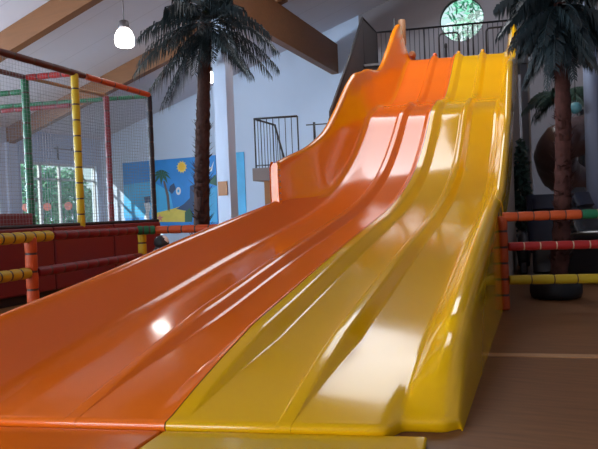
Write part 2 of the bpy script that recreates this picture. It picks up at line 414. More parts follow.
def ridge(u0, w, h, wl=.05, wr=.085):
    f = h/.075; wr = .006 + wr*f; wl = .006 + wl*f     # raised rib: steep on the left, sloping on the right
    return [(u0-w/2-wl-.02, 0), (u0-w/2-wl, .0), (u0-w/2-.01, h*.97), (u0-w/2+.01, h), (u0+w/2-.012, h), (u0+w/2+.012, h*.94), (u0+w/2+wr, .0), (u0+w/2+wr+.02, 0)]
def orange_sec(s):
    h = lin(HL, s); rf = min(1, max(0, (s-.1)/1.3)); rs = fade(s); z = zf(s)
    P = [(-1.50, -z), (-1.50, -z*.5), (-1.50, h-.10), (-1.50, h-.02), (-1.46, h), (-1.41, h), (-1.375, h-.03), (-1.21, .075), (-1.15, .018), (-1.07, 0), (-.95, 0)]
    P += [(a, b) for a, b in ridge(-.555, .06, .075*rf)]
    P += [(-.25, 0), (-.13, 0), (-.10, .0), (-.035, .075*rs), (-.012, .083*rs), (-.003, .083*rs)]
    return [(u, z+d) for u, d in chaikin(P, 1)]
def yellow_sec(s):
    h = lin(HR, s); rf = fade(s); ry = min(1, max(0, (s-.02)/1.0)); z = zf(s)
    k = sst(s, .0, .8)
    P = [(.003, .083*rf), (.02, .085*rf), (.075, .085*rf), (.10, .080*rf), (.105+.085*rf, .002*rf), (.125+.085*rf, 0), (.40, 0)]
    P += ridge(.635, .06, .075*ry)
    P += [(.95, 0), (1.12, 0), (1.185, .01*k), (1.22, min(.05, h*.6)), (1.31, h-.03*k), (1.345, h), (1.41, h), (1.455, h-.025*k), (1.475, h-.09*k)]
    zb = 0 if s < 4.2 else z + h - .30
    P = [(u, z+d) for u, d in P]
    zt = P[-1][1]; P += [(1.485, zt*.6+zb*.4), (1.495, zb)] 
    return chaikin(P, 1)
def chute(name, sec, mm):
    m = MB(); rows = []
    first = sec(0)
    rows.append([G(.012, u, max(0, z-.068)) for u, z in first]); rows.append([G(-.012, u, max(0, z-.03)) for u, z in first]); rows.append([G(-.008, u, max(0, z-.010)) for u, z in first])
    def nose(s, u): return s + (.13*sst(u, 1.13, 1.21) + .06*sst(u, 1.40, 1.49))*max(0, 1 - s/1.2)
    rows = [[p + AS*nose(0, u) for p, (u, z) in zip(r_, first)] for r_ in rows]
    for s in SS: rows.append([G(nose(s, u), u, z) for u, z in sec(s)])
    m.grid(rows); o = m.build(name, mm, slide, loc=G(0,0,0))
    return o
oc = chute('orange_chute', orange_sec, 'orange'); tag(oc, 'orange two-lane half of the slide', None)
yc = chute('yellow_chute', yellow_sec, 'yellow'); tag(yc, 'yellow two-lane half of the slide', None)
def upper(name, sgn, mm):
    m = MB(); rows = []
    sb = 4.98 if sgn < 0 else 4.60
    st = [sb + (13.55-sb)*i/160 for i in range(161)]
    for s in st:
        h = herm(HU if sgn < 0 else HUR, s); z = zf(s); wob = .006*math.sin(s*9)+.005*math.sin(s*23) if sgn > 0 and s > 9.5 else 0
        o_ = .0 if sgn < 0 else .02
        k = sst(s, sb, sb + 1.6)
        full = [(1.13+o_, .012), (1.19+o_, .05), (1.23+o_, .14), (1.30, h*.5), (1.36, h-.09), (1.375+wob, h-.02), (1.42, h+wob), (1.47+wob, h-.015), (1.485, h-.07), (1.49, h*.5), (1.49, .0)]
        if sgn > 0: full = full[:4] + [(u + .035*k, d) for u, d in full[4:-1]] + full[-1:]
        steep = [(1.40-o_, .235), (1.385-o_, .26), (1.388-o_*.5, max(.265, min(.32, h-.05))), (1.392, max(.265, h*.6)), (1.398, max(.265, h-.09))]
        P = [(a[0]+(b[0]-a[0])*k, a[1]+(b[1]-a[1])*k) for a, b in zip(steep, full)] + full[5:]
        rows.append([G(s, sgn*u, z+d) for u, d in chaikin(P)])
    if sgn < 0: rows = [r_[::-1] for r_ in rows]
    m.grid(rows)
    for rr, fl in ((rows[0], 1), (rows[-1], 0)):
        m.add(rr, [tuple(range(len(rr)))[::(-1 if fl else 1)]])
    p = m.build(name, mm, slide, loc=G(0,0,0))
    if sgn > 0: return p
    f = MB(); z = zf(5.0); h = lin(HU, 5.0)    # bolted flange at its lower edge
    Pf = [(1.385, .24), (1.38, .32), (1.383, h*.6), (1.385, h-.06), (1.40, h+.006), (1.48, h), (1.50, h-.08), (1.50, .1)]
    for s0, s1, off in ((4.94, 5.03, -.014),):
        f.grid([[G(s0, sgn*(u+off), z+d) for u, d in Pf], [G(s1, sgn*(u+off), z+d+.012) for u, d in Pf]][::sgn])
    fo = f.build('flange', mm, p)
    for k in range(6):
        t = .08 + .165*k; c = G(4.985, sgn*1.365, z + .27 + (h-.33)*t)
        b = MB(); b.lathe(c, [(.001,-.012),(.009,-.010),(.012,0),(.009,.010),(.001,.012)], 8); b.build('bolt', 'tan' if sgn < 0 else 'yellow', p)
    return p
lp = upper('upper_side_wall', -1, 'orange_hi'); tag(lp, 'orange upper side wall', None)
rp = upper('upper_side_wall', 1, 'yellow'); tag(rp, 'yellow upper side wall', None)
# rounded rib ends at the top edge
for u, mm in ((-1.14,'tan'), (-.555,'orange'), (.04,'yellow'), (.635,'yellow')):
    m = MB(); w_ = 1.9 if mm == 'tan' else 1.0; z = zf(13.5) + .07*w_
    m.tube([G(13.25, u, z+.0), G(13.42, u, z+.035), G(13.55, u, z+.02), G(13.62, u, z-.06)], [.03*w_,.045*w_,.042*w_,.02*w_], 12)
    m.build('rib_cap', mm, slide)
# cladding below the right side wall
m = MB(); rows = []
for i in range(40):
    s = 4.15 + i*(13.6-4.15)/39; z = zf(s)
    rows.append([G(s, 1.475, 0), G(s, 1.475, z*.5), G(s, 1.475, z+.05)])
m.grid(rows); tag(m.build('side_cladding', 'tower', slide), 'beige side cladding', None)

# landing mats at the foot of the slide
def slab(name, pts, z0, z1, mm, label, bev=.012):
    c = sum((Vector(p) for p in pts), Vector())/len(pts); n = len(pts)
    m = MB(); m.add([(x,y,z0) for x,y,_ in pts]+[(x,y,z1) for x,y,_ in pts], [tuple(range(n))[::-1], tuple(range(n,2*n))]+[(i,(i+1)%n,n+(i+1)%n,n+i) for i in range(n)])
    o = m.build(name, mm, loc=(c.x,c.y,0), bevel=bev); return tag(o, label, 'mat')
dm = Vector((-.0845, -.2732, 0)).normalized(); gap = AS*(-.022)
A0 = G(0,-1.72)+gap; A1 = G(0,-.012)+gap; A2 = G(0,0.0)+gap; A3 = Vector((.5832,2.9016,0))
slab('landing_mat', [A0+dm*2.2, A1+dm*2.2, A1, A0], 0, .035, 'mat_o', 'shiny orange landing mat at the foot of the orange lanes')
slab('landing_mat', [A2+dm*2.2, A3+Vector((-.0426,-.156,0)).normalized()*2.2, A3, A2], 0, .035, 'mat_y', 'shiny yellow landing mat at the foot of the yellow lanes')

# ------------------------------------------------------------------ padded rails
def foam(mb, p, q, rad, seg, cols, joint, gapw=.012, bulge=.07, n=12):
    """foam sleeves on a bar: cols = [(fraction end, material index)]; joint = material index of the tape rings"""
    p, q = Vector(p), Vector(q); L = (q-p).length; k = max(1, round(L/seg)); d = (q-p)/L
    path, rr, ms = [], [], []
    def col(t): return next(c for e, c in cols if t <= e + 1e-6)
    for i in range(k):
        a, b = L*i/k, L*(i+1)/k; c = col((a+b)/2/L)
        for t, f in ((a+gapw, .93), (a+gapw+.015, 1), ((a+b)/2, 1+bulge*.3), (b-gapw-.015, 1), (b-gapw, .93)):
            path.append(p+d*t); rr.append(rad*f); ms.append(c)
        ms[-1] = joint if not isinstance(joint, dict) else joint[c]
    mb.tube(path, rr, n, mids=ms)
FM = ['foam_red','foam_dark_red','foam_orange','foam_yellow','foam_green','foam_black','foam_brown','joint_dark','joint_light']
RED, DRED, ORG, YEL, GRN, BLK, BRN, JD, JL = range(9)
def rail(name, p, q, rad, seg, cols, joint, parent, gapw=.012):
    m = MB(); foam(m, p, q, rad, seg, cols, joint, gapw); return m.build(name, FM, parent)
# right barrier
fp = Vector((2.185, 6.455, 0)); fd = LU
fence = thing('padded_barrier', 'padded play barrier right of the slide with red, yellow and green rails', 'barrier', fp)
rail('post', fp, fp+Vector((0,0,1.03)), .055, .17, [(1,ORG)], JD, fence)
rail('post', fp+fd*2.4, fp+fd*2.4+Vector((0,0,1.03)), .055, .17, [(1,YEL)], JD, fence)
rail('top_rail', fp+Vector((0,0,1.01)), fp+fd*2.4+Vector((0,0,1.01)), .05, .165, [(.33,ORG),(1,GRN)], {ORG:JD,GRN:JL}, fence, .006)
rail('middle_rail', fp+fd*.05+Vector((0,0,.69)), fp+fd*2.35+Vector((0,0,.69)), .046, .165, [(1,RED)], JL, fence, .006)
rail('bottom_rail', fp+fd*.05+Vector((0,0,.33)), fp+fd*2.35+Vector((0,0,.33)), .05, .24, [(1,YEL)], JD, fence, .006)
# left barrier
q1, q2 = G(3.17, -3.5), G(5.65, -3.80)
lf = thing('padded_barrier', 'padded play barrier left of the slide with yellow, dark red and orange rails', 'barrier', q1)
qd = (q2-q1).normalized(); q0 = q1 - qd*1.6; q3 = q2 + LU*1.9; q4 = q2
def zz(p, z): return Vector((p.x, p.y, z))
rail('post', q1, zz(q1, 1.0), .065, .19, [(1,ORG)], JD, lf)
rail('post', q2, zz(q2, .97), .065, .19, [(1,YEL)], JD, lf)
rail('post', q0, zz(q0, 1.0), .065, .19, [(1,ORG)], JD, lf)
rail('top_rail', zz(q0,.99), zz(q1+qd*.35,.985), .062, .16, [(1,YEL)], JD, lf)
rail('top_rail', zz(q1+qd*.36,.985), zz(q2-qd*.02,.965), .056, .24, [(1,DRED)], {DRED:JD}, lf)
rail('corner_rail', zz(q2-qd*.15,.97), zz(q2+LU*.22,.965), .066, .1, [(1,GRN)], JD, lf)
rail('top_rail', zz(q2+LU*.23,.965), zz(q3,.955), .058, .22, [(1,ORG)], JD, lf)
rail('lower_rail', zz(q0,.60), zz(q1-qd*.05,.59), .062, .16, [(1,YEL)], JD, lf)
rail('lower_rail', zz(q1+qd*.06,.585), zz(q2-qd*.06,.575), .056, .24, [(1,DRED)], {DRED:JD}, lf)
rail('post', q3, zz(q3,.955), .065, .19, [(1,ORG)], JD, lf)

# ------------------------------------------------------------------ ball cage on the left
CU, CV = -5.03, -5.90        # two long sides
cage = thing('ball_cage', 'netted ball cage with dark red padded walls and coloured padded poles', 'play cage', G(5.95, CU))
ZT = 3.49; NB, NE = 2.6, 8.03
def cp(s, u, z): return G(s, u, z)
rail('post', cp(5.97,CU,1.0), cp(5.97,CU,ZT), .06, .24, [(1,YEL)], JD, cage)
rail('post', cp(8.03,CU-.06,.2), cp(8.03,CU-.06,ZT), .05, .3, [(1,BLK)], JD, cage)
rail('post', cp(5.99,CV-.02,.3), cp(5.99,CV-.02,ZT), .062, .24, [(1,GRN)], JD, cage)
rail('post', cp(7.79,CV+.10,.3), cp(7.79,CV+.10,ZT), .055, .3, [(1,DRED)], JD, cage)
rail('top_bar', cp(NB,CU+.02,ZT+.01), cp(6.2,CU,ZT), .052, .35, [(1,BRN)], JD, cage)
rail('top_bar', cp(6.22,CU,ZT), cp(8.03,CU-.06,ZT), .05, .35, [(1,ORG)], JD, cage)
rail('top_bar', cp(5.97,CU,ZT), cp(5.99,CV,ZT), .05, .2, [(1,RED)], JD, cage)
rail('top_bar', cp(NB,CV,ZT), cp(5.99,CV,ZT), .04, .35, [(1,BRN)], JD, cage)
m = MB(); m.tube([cp(5.99,CV,ZT), cp(7.79,CV+.10,ZT)], .03, 8); m.build('top_bar', 'wood', cage)
rail('top_bar', cp(8.03,CU-.06,ZT-.02), cp(7.95,-8.2,ZT-.02), .04, .3, [(1,GRN)], JD, cage)
rail('cross_bar', cp(6.0,CV-.02,3.27), cp(6.1,-8.2,3.27), .045, .3, [(1,GRN)], JD, cage)
rail('cross_bar', cp(7.0,CV-.02,3.20), cp(7.1,-8.2,3.20), .04, .3, [(1,DRED)], JD, cage)
# padded walls
def panel(name, p, q, z0, z1, th, mm, parent, bev=.03):
    p, q = Vector(p), Vector(q); d = (q-p).normalized(); n = Vector((-d.y, d.x, 0))
    m = MB(); m.obox((p+q)/2 + Vector((0,0,(z0+z1)/2)), (q-p)/2, n*th/2, (0,0,(z1-z0)/2)); return m.build(name, mm, parent, bevel=bev)
for k in range(4):
    s0 = NB + (8.05-NB)*k/4; s1 = NB + (8.05-NB)*(k+1)/4
    panel('wall_pad', cp(s0+.004,CU,0), cp(s1-.004,CU,0), .13, 1.07, .12, 'pad_red', cage)
panel('plinth', cp(NB,CU-.05,0), cp(8.0,CU-.05,0), 0, .13, .06, 'foam_black', cage, .005)
panel('wall_pad', cp(NB,CV,0), cp(5.95,CV,0), .1, 1.30, .12, 'pad_red', cage)
panel('wall_pad', cp(8.05,CU-.08,0), cp(7.98,-8.2,0), .1, 1.06, .10, 'pad_red', cage)
rail('pad_rail', cp(NB,CU+.0,1.09), cp(8.06,CU,1.09), .03, 3, [(1,BLK)], BLK, cage)
def net(p, q, z0, z1, step, th, parent, wob=.006):
    p, q = Vector(p), Vector(q); L = (q-p).length; d = (q-p)/L; m = MB(); nv = int(L/step); nh = int((z1-z0)/step)
    for i in range(nv+1):
        b = p + d*(L*i/nv); m.tube([b+Vector((0,0,z0)), b+Vector((0,0,z1))], th, 3, caps=False)
    for j in range(nh+1):
        z = z0 + (z1-z0)*j/nh; m.tube([p+Vector((0,0,z)), q+Vector((0,0,z))], th, 3, caps=False)
    o = m.build('net', 'net', parent); o['kind'] = 'stuff' if False else 'thing'
    return o
net(cp(5.97,CU,0), cp(8.03,CU-.06,0), 1.09, ZT, .055, .0019, cage)
net(cp(NB,CU,0), cp(5.97,CU,0), 1.09, ZT, .055, .0019, cage)
net(cp(8.03,CU-.06,0), cp(7.95,-8.2,0), 1.05, ZT, .055, .0019, cage)
net(cp(5.99,CV,0), cp(7.79,CV+.10,0), 1.0, ZT, .055, .0019, cage)

# ------------------------------------------------------------------ palms
def frond(mb, org, az, el, length, droop, leaf, n=30, curl=0):
    o = Vector(org); dh = Vector((math.cos(az), math.sin(az), 0)); side = Vector((-dh.y, dh.x, 0))
    pts = []
    for i in range(15):
        t = i/14; x = length*(math.cos(el)*t - .12*droop*t**3); z = length*(math.sin(el)*t - droop*t*t)
        pts.append(o + dh*x + side*curl*t*t*length + Vector((0,0,z)))
    mb.tube(pts, [.016*(1-.85*i/14)+.003 for i in range(15)], 5)
    for i in range(n):
        t = .14 + .86*i/(n-1); f = t*14; k = min(13, int(f)); p = pts[k].lerp(pts[k+1], f-k); tg = (pts[k+1]-pts[k]).normalized()
        ln = leaf*(math.sin(PI*min(1, t*.8+.16))**.6+.12)*random.uniform(.85,1.1)
        for sg in (-1, 1):
            sd = (side*sg*.75 + tg*.65 + Vector((0,0,random.uniform(-.25,.1)))).normalized()
            tip = p + sd*ln*.62 + Vector((0,0,-ln*random.uniform(.45,.75))); mid = p + sd*ln*.48 + Vector((0,0,-ln*.06))
            wv = tg*.019 + Vector((0,0,.004)); up = Vector((0,0,.005))
            mb.add([p-wv*.6, p+wv*.6, mid+wv, mid-wv, tip], [(0,1,2,3),(3,2,4)])
def palm(label, base, top, r0, r1, fr, bark, leafm, rings=26, pot=None, lean=0, shag=0):
    t = thing('palm_tree', label, 'palm tree', base); base, top = Vector(base), Vector(top)
    m = MB(); path = []; rr = []; H_ = (top-base).length
    for i in range(rings*2+1):
        f = i/(rings*2); p = base.lerp(top, f) + Vector((lean*math.sin(f*PI), 0, 0)); w = r0+(r1-r0)*f
        path.append(p); rr.append(w*(1.02 if i % 2 else .94)*random.uniform(.95,1.05))
    m.tube(path, rr, 14)
    for i in range(rings*5):             # old leaf bases standing off the bark
        f = random.uniform(.02, .98); p = base.lerp(top, f) + Vector((lean*math.sin(f*PI), 0, 0)); w = r0+(r1-r0)*f; an = random.uniform(0, 2*PI); d = Vector((math.cos(an), math.sin(an), 0)); sd = Vector((-d.y, d.x, 0))
        q = p + d*w*.9; m.add([q+sd*w*.22, q-sd*w*.22, q+d*w*.30+Vector((0,0,w*.55)), q+Vector((0,0,w*.3))], [(0,1,2),(0,2,3),(1,3,2)])
    for i in range(shag):                # ragged fibres on the lower trunk
        f = random.uniform(.12, .62); p = base.lerp(top, f) + Vector((lean*math.sin(f*PI), 0, 0)); w = r0+(r1-r0)*f; an = random.uniform(0, 2*PI); d = Vector((math.cos(an), math.sin(an), 0)); sd = Vector((-d.y, d.x, 0))
        q = p + d*w*.85; m.add([q+sd*w*.28, q-sd*w*.28, q+d*w*random.uniform(.7,1.1)+Vector((0,0,w*random.uniform(.3,1.2)))], [(0,1,2)])
    m.build('trunk', bark, t)
    if pot: pot(t)
    for (az, el, ln, dr, lf, *c) in fr:
        m = MB(); frond(m, top + Vector((0,0,-.05)), az, el, ln, dr, lf, curl=c[0] if c else 0); m.build('frond', leafm, t)
    return t
D = math.radians
random.seed(3)
fr = [(D(a_), D(e_), l_, d_, f_) for a_, e_, l_, d_, f_ in (
    (186,30,1.75,.62,.50),(172,12,1.65,.60,.50),(202,-8,1.6,.50,.52),(190,-38,1.65,.22,.50),(214,-52,1.75,.18,.48),(165,-48,1.5,.25,.46),(228,-30,1.3,.35,.46),
    (4,34,1.75,.66,.50),(-16,14,1.7,.62,.52),(16,2,1.6,.55,.50),(-6,-18,1.45,.42,.46),(-30,-32,1.2,.35,.42),(28,-30,1.2,.3,.42),
    (90,72,1.4,.45,.46),(250,70,1.5,.5,.48),(40,58,1.6,.62,.50),(138,58,1.55,.62,.50),(305,58,1.5,.62,.50),(182,64,1.55,.5,.48),(-2,68,1.5,.5,.48),(222,48,1.5,.6,.50),(330,46,1.5,.6,.5),
    (270,24,1.35,.75,.48),(240,4,1.35,.62,.48),(300,0,1.3,.60,.46),(92,20,1.4,.6,.46),(60,8,1.4,.6,.46),(122,10,1.4,.6,.46),(268,-36,1.0,.3,.42),(250,-58,1.1,.15,.40),(286,-50,.9,.2,.40),(196,50,1.6,.7,.5))]
pb = at(201, 222, 12.7); pt = at(206, 24, 12.7)
palm('tall palm with a shaggy dark trunk standing in front of the mural', (pb.x-.03, pb.y, 0), pt, .18, .125, fr, 'trunk', 'frond', lean=-.03, shag=140)
# right palm in a black tyre planter
random.seed(5)
fr = []
for i in range(12): fr.append((D(i*30+random.uniform(-9,9)), D(random.uniform(38,66)), random.uniform(.85,1.1), random.uniform(.5,.8), .32))
for i in range(14): fr.append((D(i*25.7+15+random.uniform(-9,9)), D(random.uniform(-30,10)), random.uniform(.55,.72), random.uniform(.6,1.0), .30))
for i in range(16): fr.append((D(i*22.5+5+random.uniform(-9,9)), D(random.uniform(-80,-48)), random.uniform(.6,.85), random.uniform(.1,.3), .22))
fr += [(D(188), D(24), .95, .75, .26), (D(200), D(6), .80, .75, .26)]
rb = at(556, 295, 7.2); rt = at(559, 4, 7.25)
def pot(t):
    m = MB(); m.lathe((rb.x, rb.y, 0), [(.22,0),(.28,.02),(.295,.07),(.295,.15),(.28,.20),(.235,.22),(.20,.20),(.19,.16),(.001,.16)], 28); m.build('planter', 'rubber', t)
palm('palm behind the right-hand barrier, its trunk rising from a black round planter', (rb.x+.02, rb.y, 0), rt, .105, .085, fr, 'trunk2', 'frond', rings=20, pot=pot, lean=.06, shag=160)
# smaller palm further back
random.seed(9)
fr = [(D(i*30+random.uniform(-9,9)), D(random.uniform(5,40)), random.uniform(.8,1.05), random.uniform(.4,.7), .30) for i in range(12)]
sb = at(561, 230, 13.6); stp = at(562, 92, 13.6)
palm('small green palm far behind the right palm trunk', (sb.x, sb.y, 0), stp, .09, .07, fr, 'trunk2', 'frond_green', rings=18)

# ------------------------------------------------------------------ mural on the end wall
mz0, mz1 = .55, 3.47
mur = tag(room_empty('mural'), 'bright blue beach mural with sun and palm on the end wall', 'mural'); mur.location = W(0,0,0)
def wallpoly(mb, pts, d, m=0): mb.add([(a, -d, z) for a, z in pts], [tuple(range(len(pts)))], m)
def disc(mb, a, z, r_, d, m=0, n=20, ry=None): wallpoly(mb, [(a+r_*math.cos(2*PI*k/n), z+(ry or r_)*math.sin(2*PI*k/n)) for k in range(n)], d, m)
a_l, a_r = 1.16, 5.66
def mpx(x, y):                           # end-wall coordinates of a spot on the mural
    rr = FW + RT*((x-299)/FPX) + UP*((224.5-y)/FPX); n = E2; t = (C0 + E2*.03 - CAM).dot(n)/rr.dot(n); p = CAM + rr*t
    return (p-C0).dot(E1), p.z
m = RB(); m.rbox(a_l, a_r, .004, .03, mz0, mz1); o = m.rbuild('painted_panel', 'm_blue', mur)
mm_ = ['m_sky','m_sun','m_sun2','m_sand','m_green','m_trunk','m_white','m_star','m_dark']
m = RB(); P = lambda *q: [mpx(*c) for c in q]
wallpoly(m, P((124,185),(152,181),(170,192),(175,216),(124,218)), .033, 0)
wallpoly(m, P((206,190),(217,186),(217,222),(200,222)), .033, 0)
wallpoly(m, P((154,222),(156,213),(164,211),(172,209),(180,206.5),(187,209),(190,222)), .036, 3)
a, z = mpx(181.8, 167)
wallpoly(m, [(a+(.26 if k % 2 else .18)*math.cos(2*PI*k/24), z+(.26 if k % 2 else .18)*math.sin(2*PI*k/24)) for k in range(24)], .036, 2); disc(m, a, z, .15, .039, 1)
wallpoly(m, P((163,181),(165,181),(169,195),(170.5,212),(168,212),(166.5,196)), .036, 5)
cx, cy = 161.5, 175
for k in range(9):
    an = 2*PI*k/9 + .2; e = (cx+10*math.cos(an), cy+7.5*math.sin(an)+3); n1 = (cx+5.5*math.cos(an+.32), cy+4.2*math.sin(an+.32)-1.0); n2 = (cx+5.5*math.cos(an-.32), cy+4.2*math.sin(an-.32)-1.0)
    wallpoly(m, P((cx,cy), n1, e, n2), .037, 4)
wallpoly(m, P((170,186),(174,183),(176,189),(172,194),(169,191)), .036, 8)
for rr_, mi, dd in ((4.0, 6, .037), (1.7, 0, .039)):
    wallpoly(m, P(*[(178.5+rr_*.62*math.cos(2*PI*k/16), 191+rr_*math.sin(2*PI*k/16)) for k in range(16)]), dd, mi)
wallpoly(m, P(*[(160+(4.2 if k % 2 == 0 else 1.6)*math.sin(2*PI*k/10), 218-(4.2 if k % 2 == 0 else 1.6)*math.cos(2*PI*k/10)) for k in range(10)]), .039, 7)
wallpoly(m, P((190,186),(196,184),(204,188),(206,204),(202,214),(192,212),(176,209),(184,204),(190,198)), .038, 8)
wallpoly(m, P((208,182),(216,174),(217,186),(211,184)), .037, 4)
wallpoly(m, P((208,165),(211,168),(214,161),(212,171),(209,172)), .037, 6)
wallpoly(m, P((185,212),(190,208),(193,214),(192,222),(185,222)), .039, 4)
wallpoly(m, P((144,203),(149,201),(151,207),(149,214),(150,220),(144,219),(146,212)), .037, 6)
wallpoly(m, P((144,197),(150,196),(151,202),(145,203)), .038, 8)
m.rbuild('painted_scene', mm_, mur)
ms = tag(room_empty('mural'), 'narrow plain blue painted strip on the wall right of the column', 'mural')
a0, z1_ = mpx(235, 152.5); a1, _ = mpx(243.8, 152.5)
m = RB(); m.rbox(a0, a1, .004, .03, .6, z1_); m.rbuild('painted_panel', 'm_sky', ms)
# plate on the column
c = at(224.5, 188, 13.75)
m = RB(); m.rbox(10.53, 10.77, 7.75+.17, 7.75+.19, 1.60, 1.93)
tag(m.rbuild('wall_plate', 'plate'), 'square orange-brown wooden plate fixed to the white column', 'sign')

# ------------------------------------------------------------------ pendant lamps
def pendant(p, label, rad=.175, hgt=.33):
    p = Vector(p); d = p - C0; top = ceil_z(d.dot(E1)) - .0
    t = thing('pendant_lamp', label, 'lamp', (p.x, p.y, p.z), 'pendant lamps')
    m = MB(); m.lathe(p, [(rad*.80,-hgt*.5),(rad*.97,-hgt*.42),(rad,-hgt*.2),(rad*.95,hgt*.12),(rad*.75,hgt*.36),(rad*.45,hgt*.5)], 24); m.build('lamp_shade', 'lamp', t)
    m = MB(); m.lathe(p, [(rad*.50,hgt*.49),(rad*.55,hgt*.55),(rad*.50,hgt*.9),(rad*.2,hgt*.98)], 16); m.build('lamp_cap', 'steel', t)
    m = MB(); m.tube([p+Vector((0,0,hgt*.95)), (p.x, p.y, top)], .008, 6); m.build('cord', 'black', t)
pendant(at(124.5, 37.5, 11.3), 'glowing white pendant lamp hanging above the ball cage')
pendant(at(210.5, 77, 20.0), 'small glowing pendant lamp far off behind the palm trunk')

# ------------------------------------------------------------------ platform at the top of the slide
plat = thing('slide_platform', 'raised start platform behind the slide top with black railings', 'platform', G(14.2, 0, 0))
DZ = 4.93
def gb(mb, s0, s1, u0, u1, z0, z1, m=0):
    vs = [G(s,u,z) for z in (z0,z1) for s,u in ((s0,u0),(s0,u1),(s1,u1),(s1,u0))]
    mb.add(vs, [(0,3,2,1),(4,5,6,7),(0,1,5,4),(1,2,6,5),(2,3,7,6),(3,0,4,7)], m)
m = MB(); gb(m, 13.55, 14.95, -2.5, 1.75, DZ-.2, DZ); m.build('deck', 'grey', plat)
m = MB(); gb(m, 13.2, 13.55, -2.5, -1.55, DZ-.2, DZ); m.build('deck_edge', 'black', plat)
for s, u in ((14.8,-2.4),(14.8,1.62),(13.7,-2.4),(13.7,1.62)):
    m = MB(); gb(m, s-.08, s+.08, u-.08, u+.08, 0, DZ-.2); m.build('support_post', 'grey', plat)
m = MB(); gb(m, 13.6, 14.9, 1.70, 1.74, 0, DZ-.2); m.build('side_cladding', 'tower', plat)
ZR = 6.20
m = MB(); m.tube([G(13.3,-2.38,ZR), G(14.8,-2.38,ZR), G(14.78,1.62,ZR)], .028, 8); m.build('handrail', 'black', plat)
m = MB(); m.tube([G(13.3,-2.38,DZ+.1), G(14.8,-2.38,DZ+.1), G(14.78,1.62,DZ+.1)], .018, 6); m.build('bottom_rail', 'black', plat)
bal = None
def bar_at(p, z0, z1, rad, parent, name='baluster', mm='black'):
    m = MB(); m.tube([(p.x,p.y,z0),(p.x,p.y,z1)], rad, 6); return m.build(name, mm, parent)
for i in range(31):
    bar_at(G(14.79, -2.38 + 4.0*i/30, 0), DZ, ZR, .011 if i % 10 else .024, plat)
for i in range(1, 12): bar_at(G(13.3+1.5*i/12, -2.38, 0), DZ, ZR, .010, plat)
bar_at(G(13.3,-2.38,0), DZ, ZR, .028, plat, 'railing_post'); bar_at(G(14.8,-2.38,0), DZ, ZR, .028, plat, 'railing_post')
m = MB(); vs = [G(13.3,-2.38,DZ), G(14.78,-2.38,DZ), G(14.78,-2.38,ZR-.04), G(13.3,-2.38,ZR-.04)]
m.add(vs + [v + LU*.012 for v in vs], [(0,1,2,3),(7,6,5,4)]); m.build('infill_panel', 'mesh_panel', plat)
m = MB(); m.tube([G(13.35,-1.56,DZ), G(13.35,-1.56,6.1)], .03, 8); m.build('railing_post', 'black', plat)
m = MB(); pz = G(13.62,-1.42,0); m.tube([(pz.x,pz.y,DZ),(pz.x,pz.y,6.10),(pz.x,pz.y,6.13)], [.10,.10,.085], 16); m.build('padded_post', 'tan', plat)
for u0, u1, hh, lab in ((-.52, 0.0, .62, 'black start hoop over the right orange lane'), (.70, 1.28, .66, 'black start hoop over the right yellow lane')):
    t = thing('start_hoop', lab, 'hoop', G(13.95, (u0+u1)/2, DZ), 'start hoops')
    z0, z1, rr_ = DZ, DZ+hh+.22, .10; path = [G(13.95,u0,z0), G(13.95,u0,z1-rr_)]
    for k in range(1, 5): an = PI - PI/2*k/4; path.append(G(13.95, u0+rr_+rr_*math.cos(an), z1-rr_+rr_*math.sin(an)))
    for k in range(0, 5): an = PI/2 - PI/2*k/4; path.append(G(13.95, u1-rr_+rr_*math.cos(an), z1-rr_+rr_*math.sin(an)))
    path.append(G(13.95,u1,z0)); m = MB(); m.tube(path, .024, 8); m.build('hoop_tube', 'black', t)
    for u in (u0, u1):
        m = MB(); m.lathe(G(13.95,u,DZ), [(.06,0),(.06,.015),(.03,.02)], 12); m.build('base_plate', 'black', t)
for u, hh, lab in ((-.38, .50, 'short black post inside the start hoop of the orange lane'), (.20, .62, 'short black post on the start platform over the left yellow lane')):
    t = thing('start_post', lab, 'post', G(14.2, u, DZ)); p = G(14.2,u,0)
    m = MB(); m.lathe((p.x,p.y,DZ), [(.05,0),(.03,.03),(.028,hh),(.04,hh+.02),(.04,hh+.12),(.02,hh+.14)], 12); m.build('post_tube', 'black', t)

# ------------------------------------------------------------------ stairs and landing left of the slide
st = thing('staircase', 'staircase with black railings climbing beside the orange wall to the platform', 'stairs', G(10.2,-2.9,0))
LZ = 2.12
m = MB(); gb(m, 9.75, 10.75, -3.86, -1.60, LZ-.05, LZ); m.build('landing', 'grey', st)
m = MB(); gb(m, 9.70, 9.75, -3.88, -1.60, LZ-.27, LZ); gb(m, 9.75, 10.75, -3.90, -3.86, LZ-.27, LZ); m.build('fascia', 'grey', st)
m = MB(); gb(m, 9.85, 10.65, -3.70, -2.45, 0, LZ-.27); m.build('wood_base', 'wood', st)
n = 14
for i in range(n):
    f0 = i/n; s = 10.75 + (13.3-10.75)*f0; z = LZ + (DZ-LZ)*(i+1)/n
    m = MB(); gb(m, s, s+.24, -2.33, -1.60, z-.05, z); m.build('step', 'grey', st)
def sloped(name, s0, z0, s1, z1, u, dep, mm):
    m = MB(); vs = [G(s,u+du,z+dz) for du in (-.02,.02) for s,z,dz in ((s0,z0,0),(s1,z1,0),(s1,z1,dep),(s0,z0,dep))]
    m.add(vs, [(0,1,2,3),(7,6,5,4),(0,4,5,1),(2,6,7,3),(0,3,7,4),(1,5,6,2)]); return m.build(name, mm, st)
sloped('stringer', 10.7, LZ-.25, 13.35, DZ-.25, -2.35, .3, 'black'); sloped('stringer', 10.7, LZ-.25, 13.35, DZ-.25, -1.58, .3, 'black')
sloped('infill_panel', 10.35, LZ, 13.3, DZ, -2.38, 1.2, 'mesh_panel')
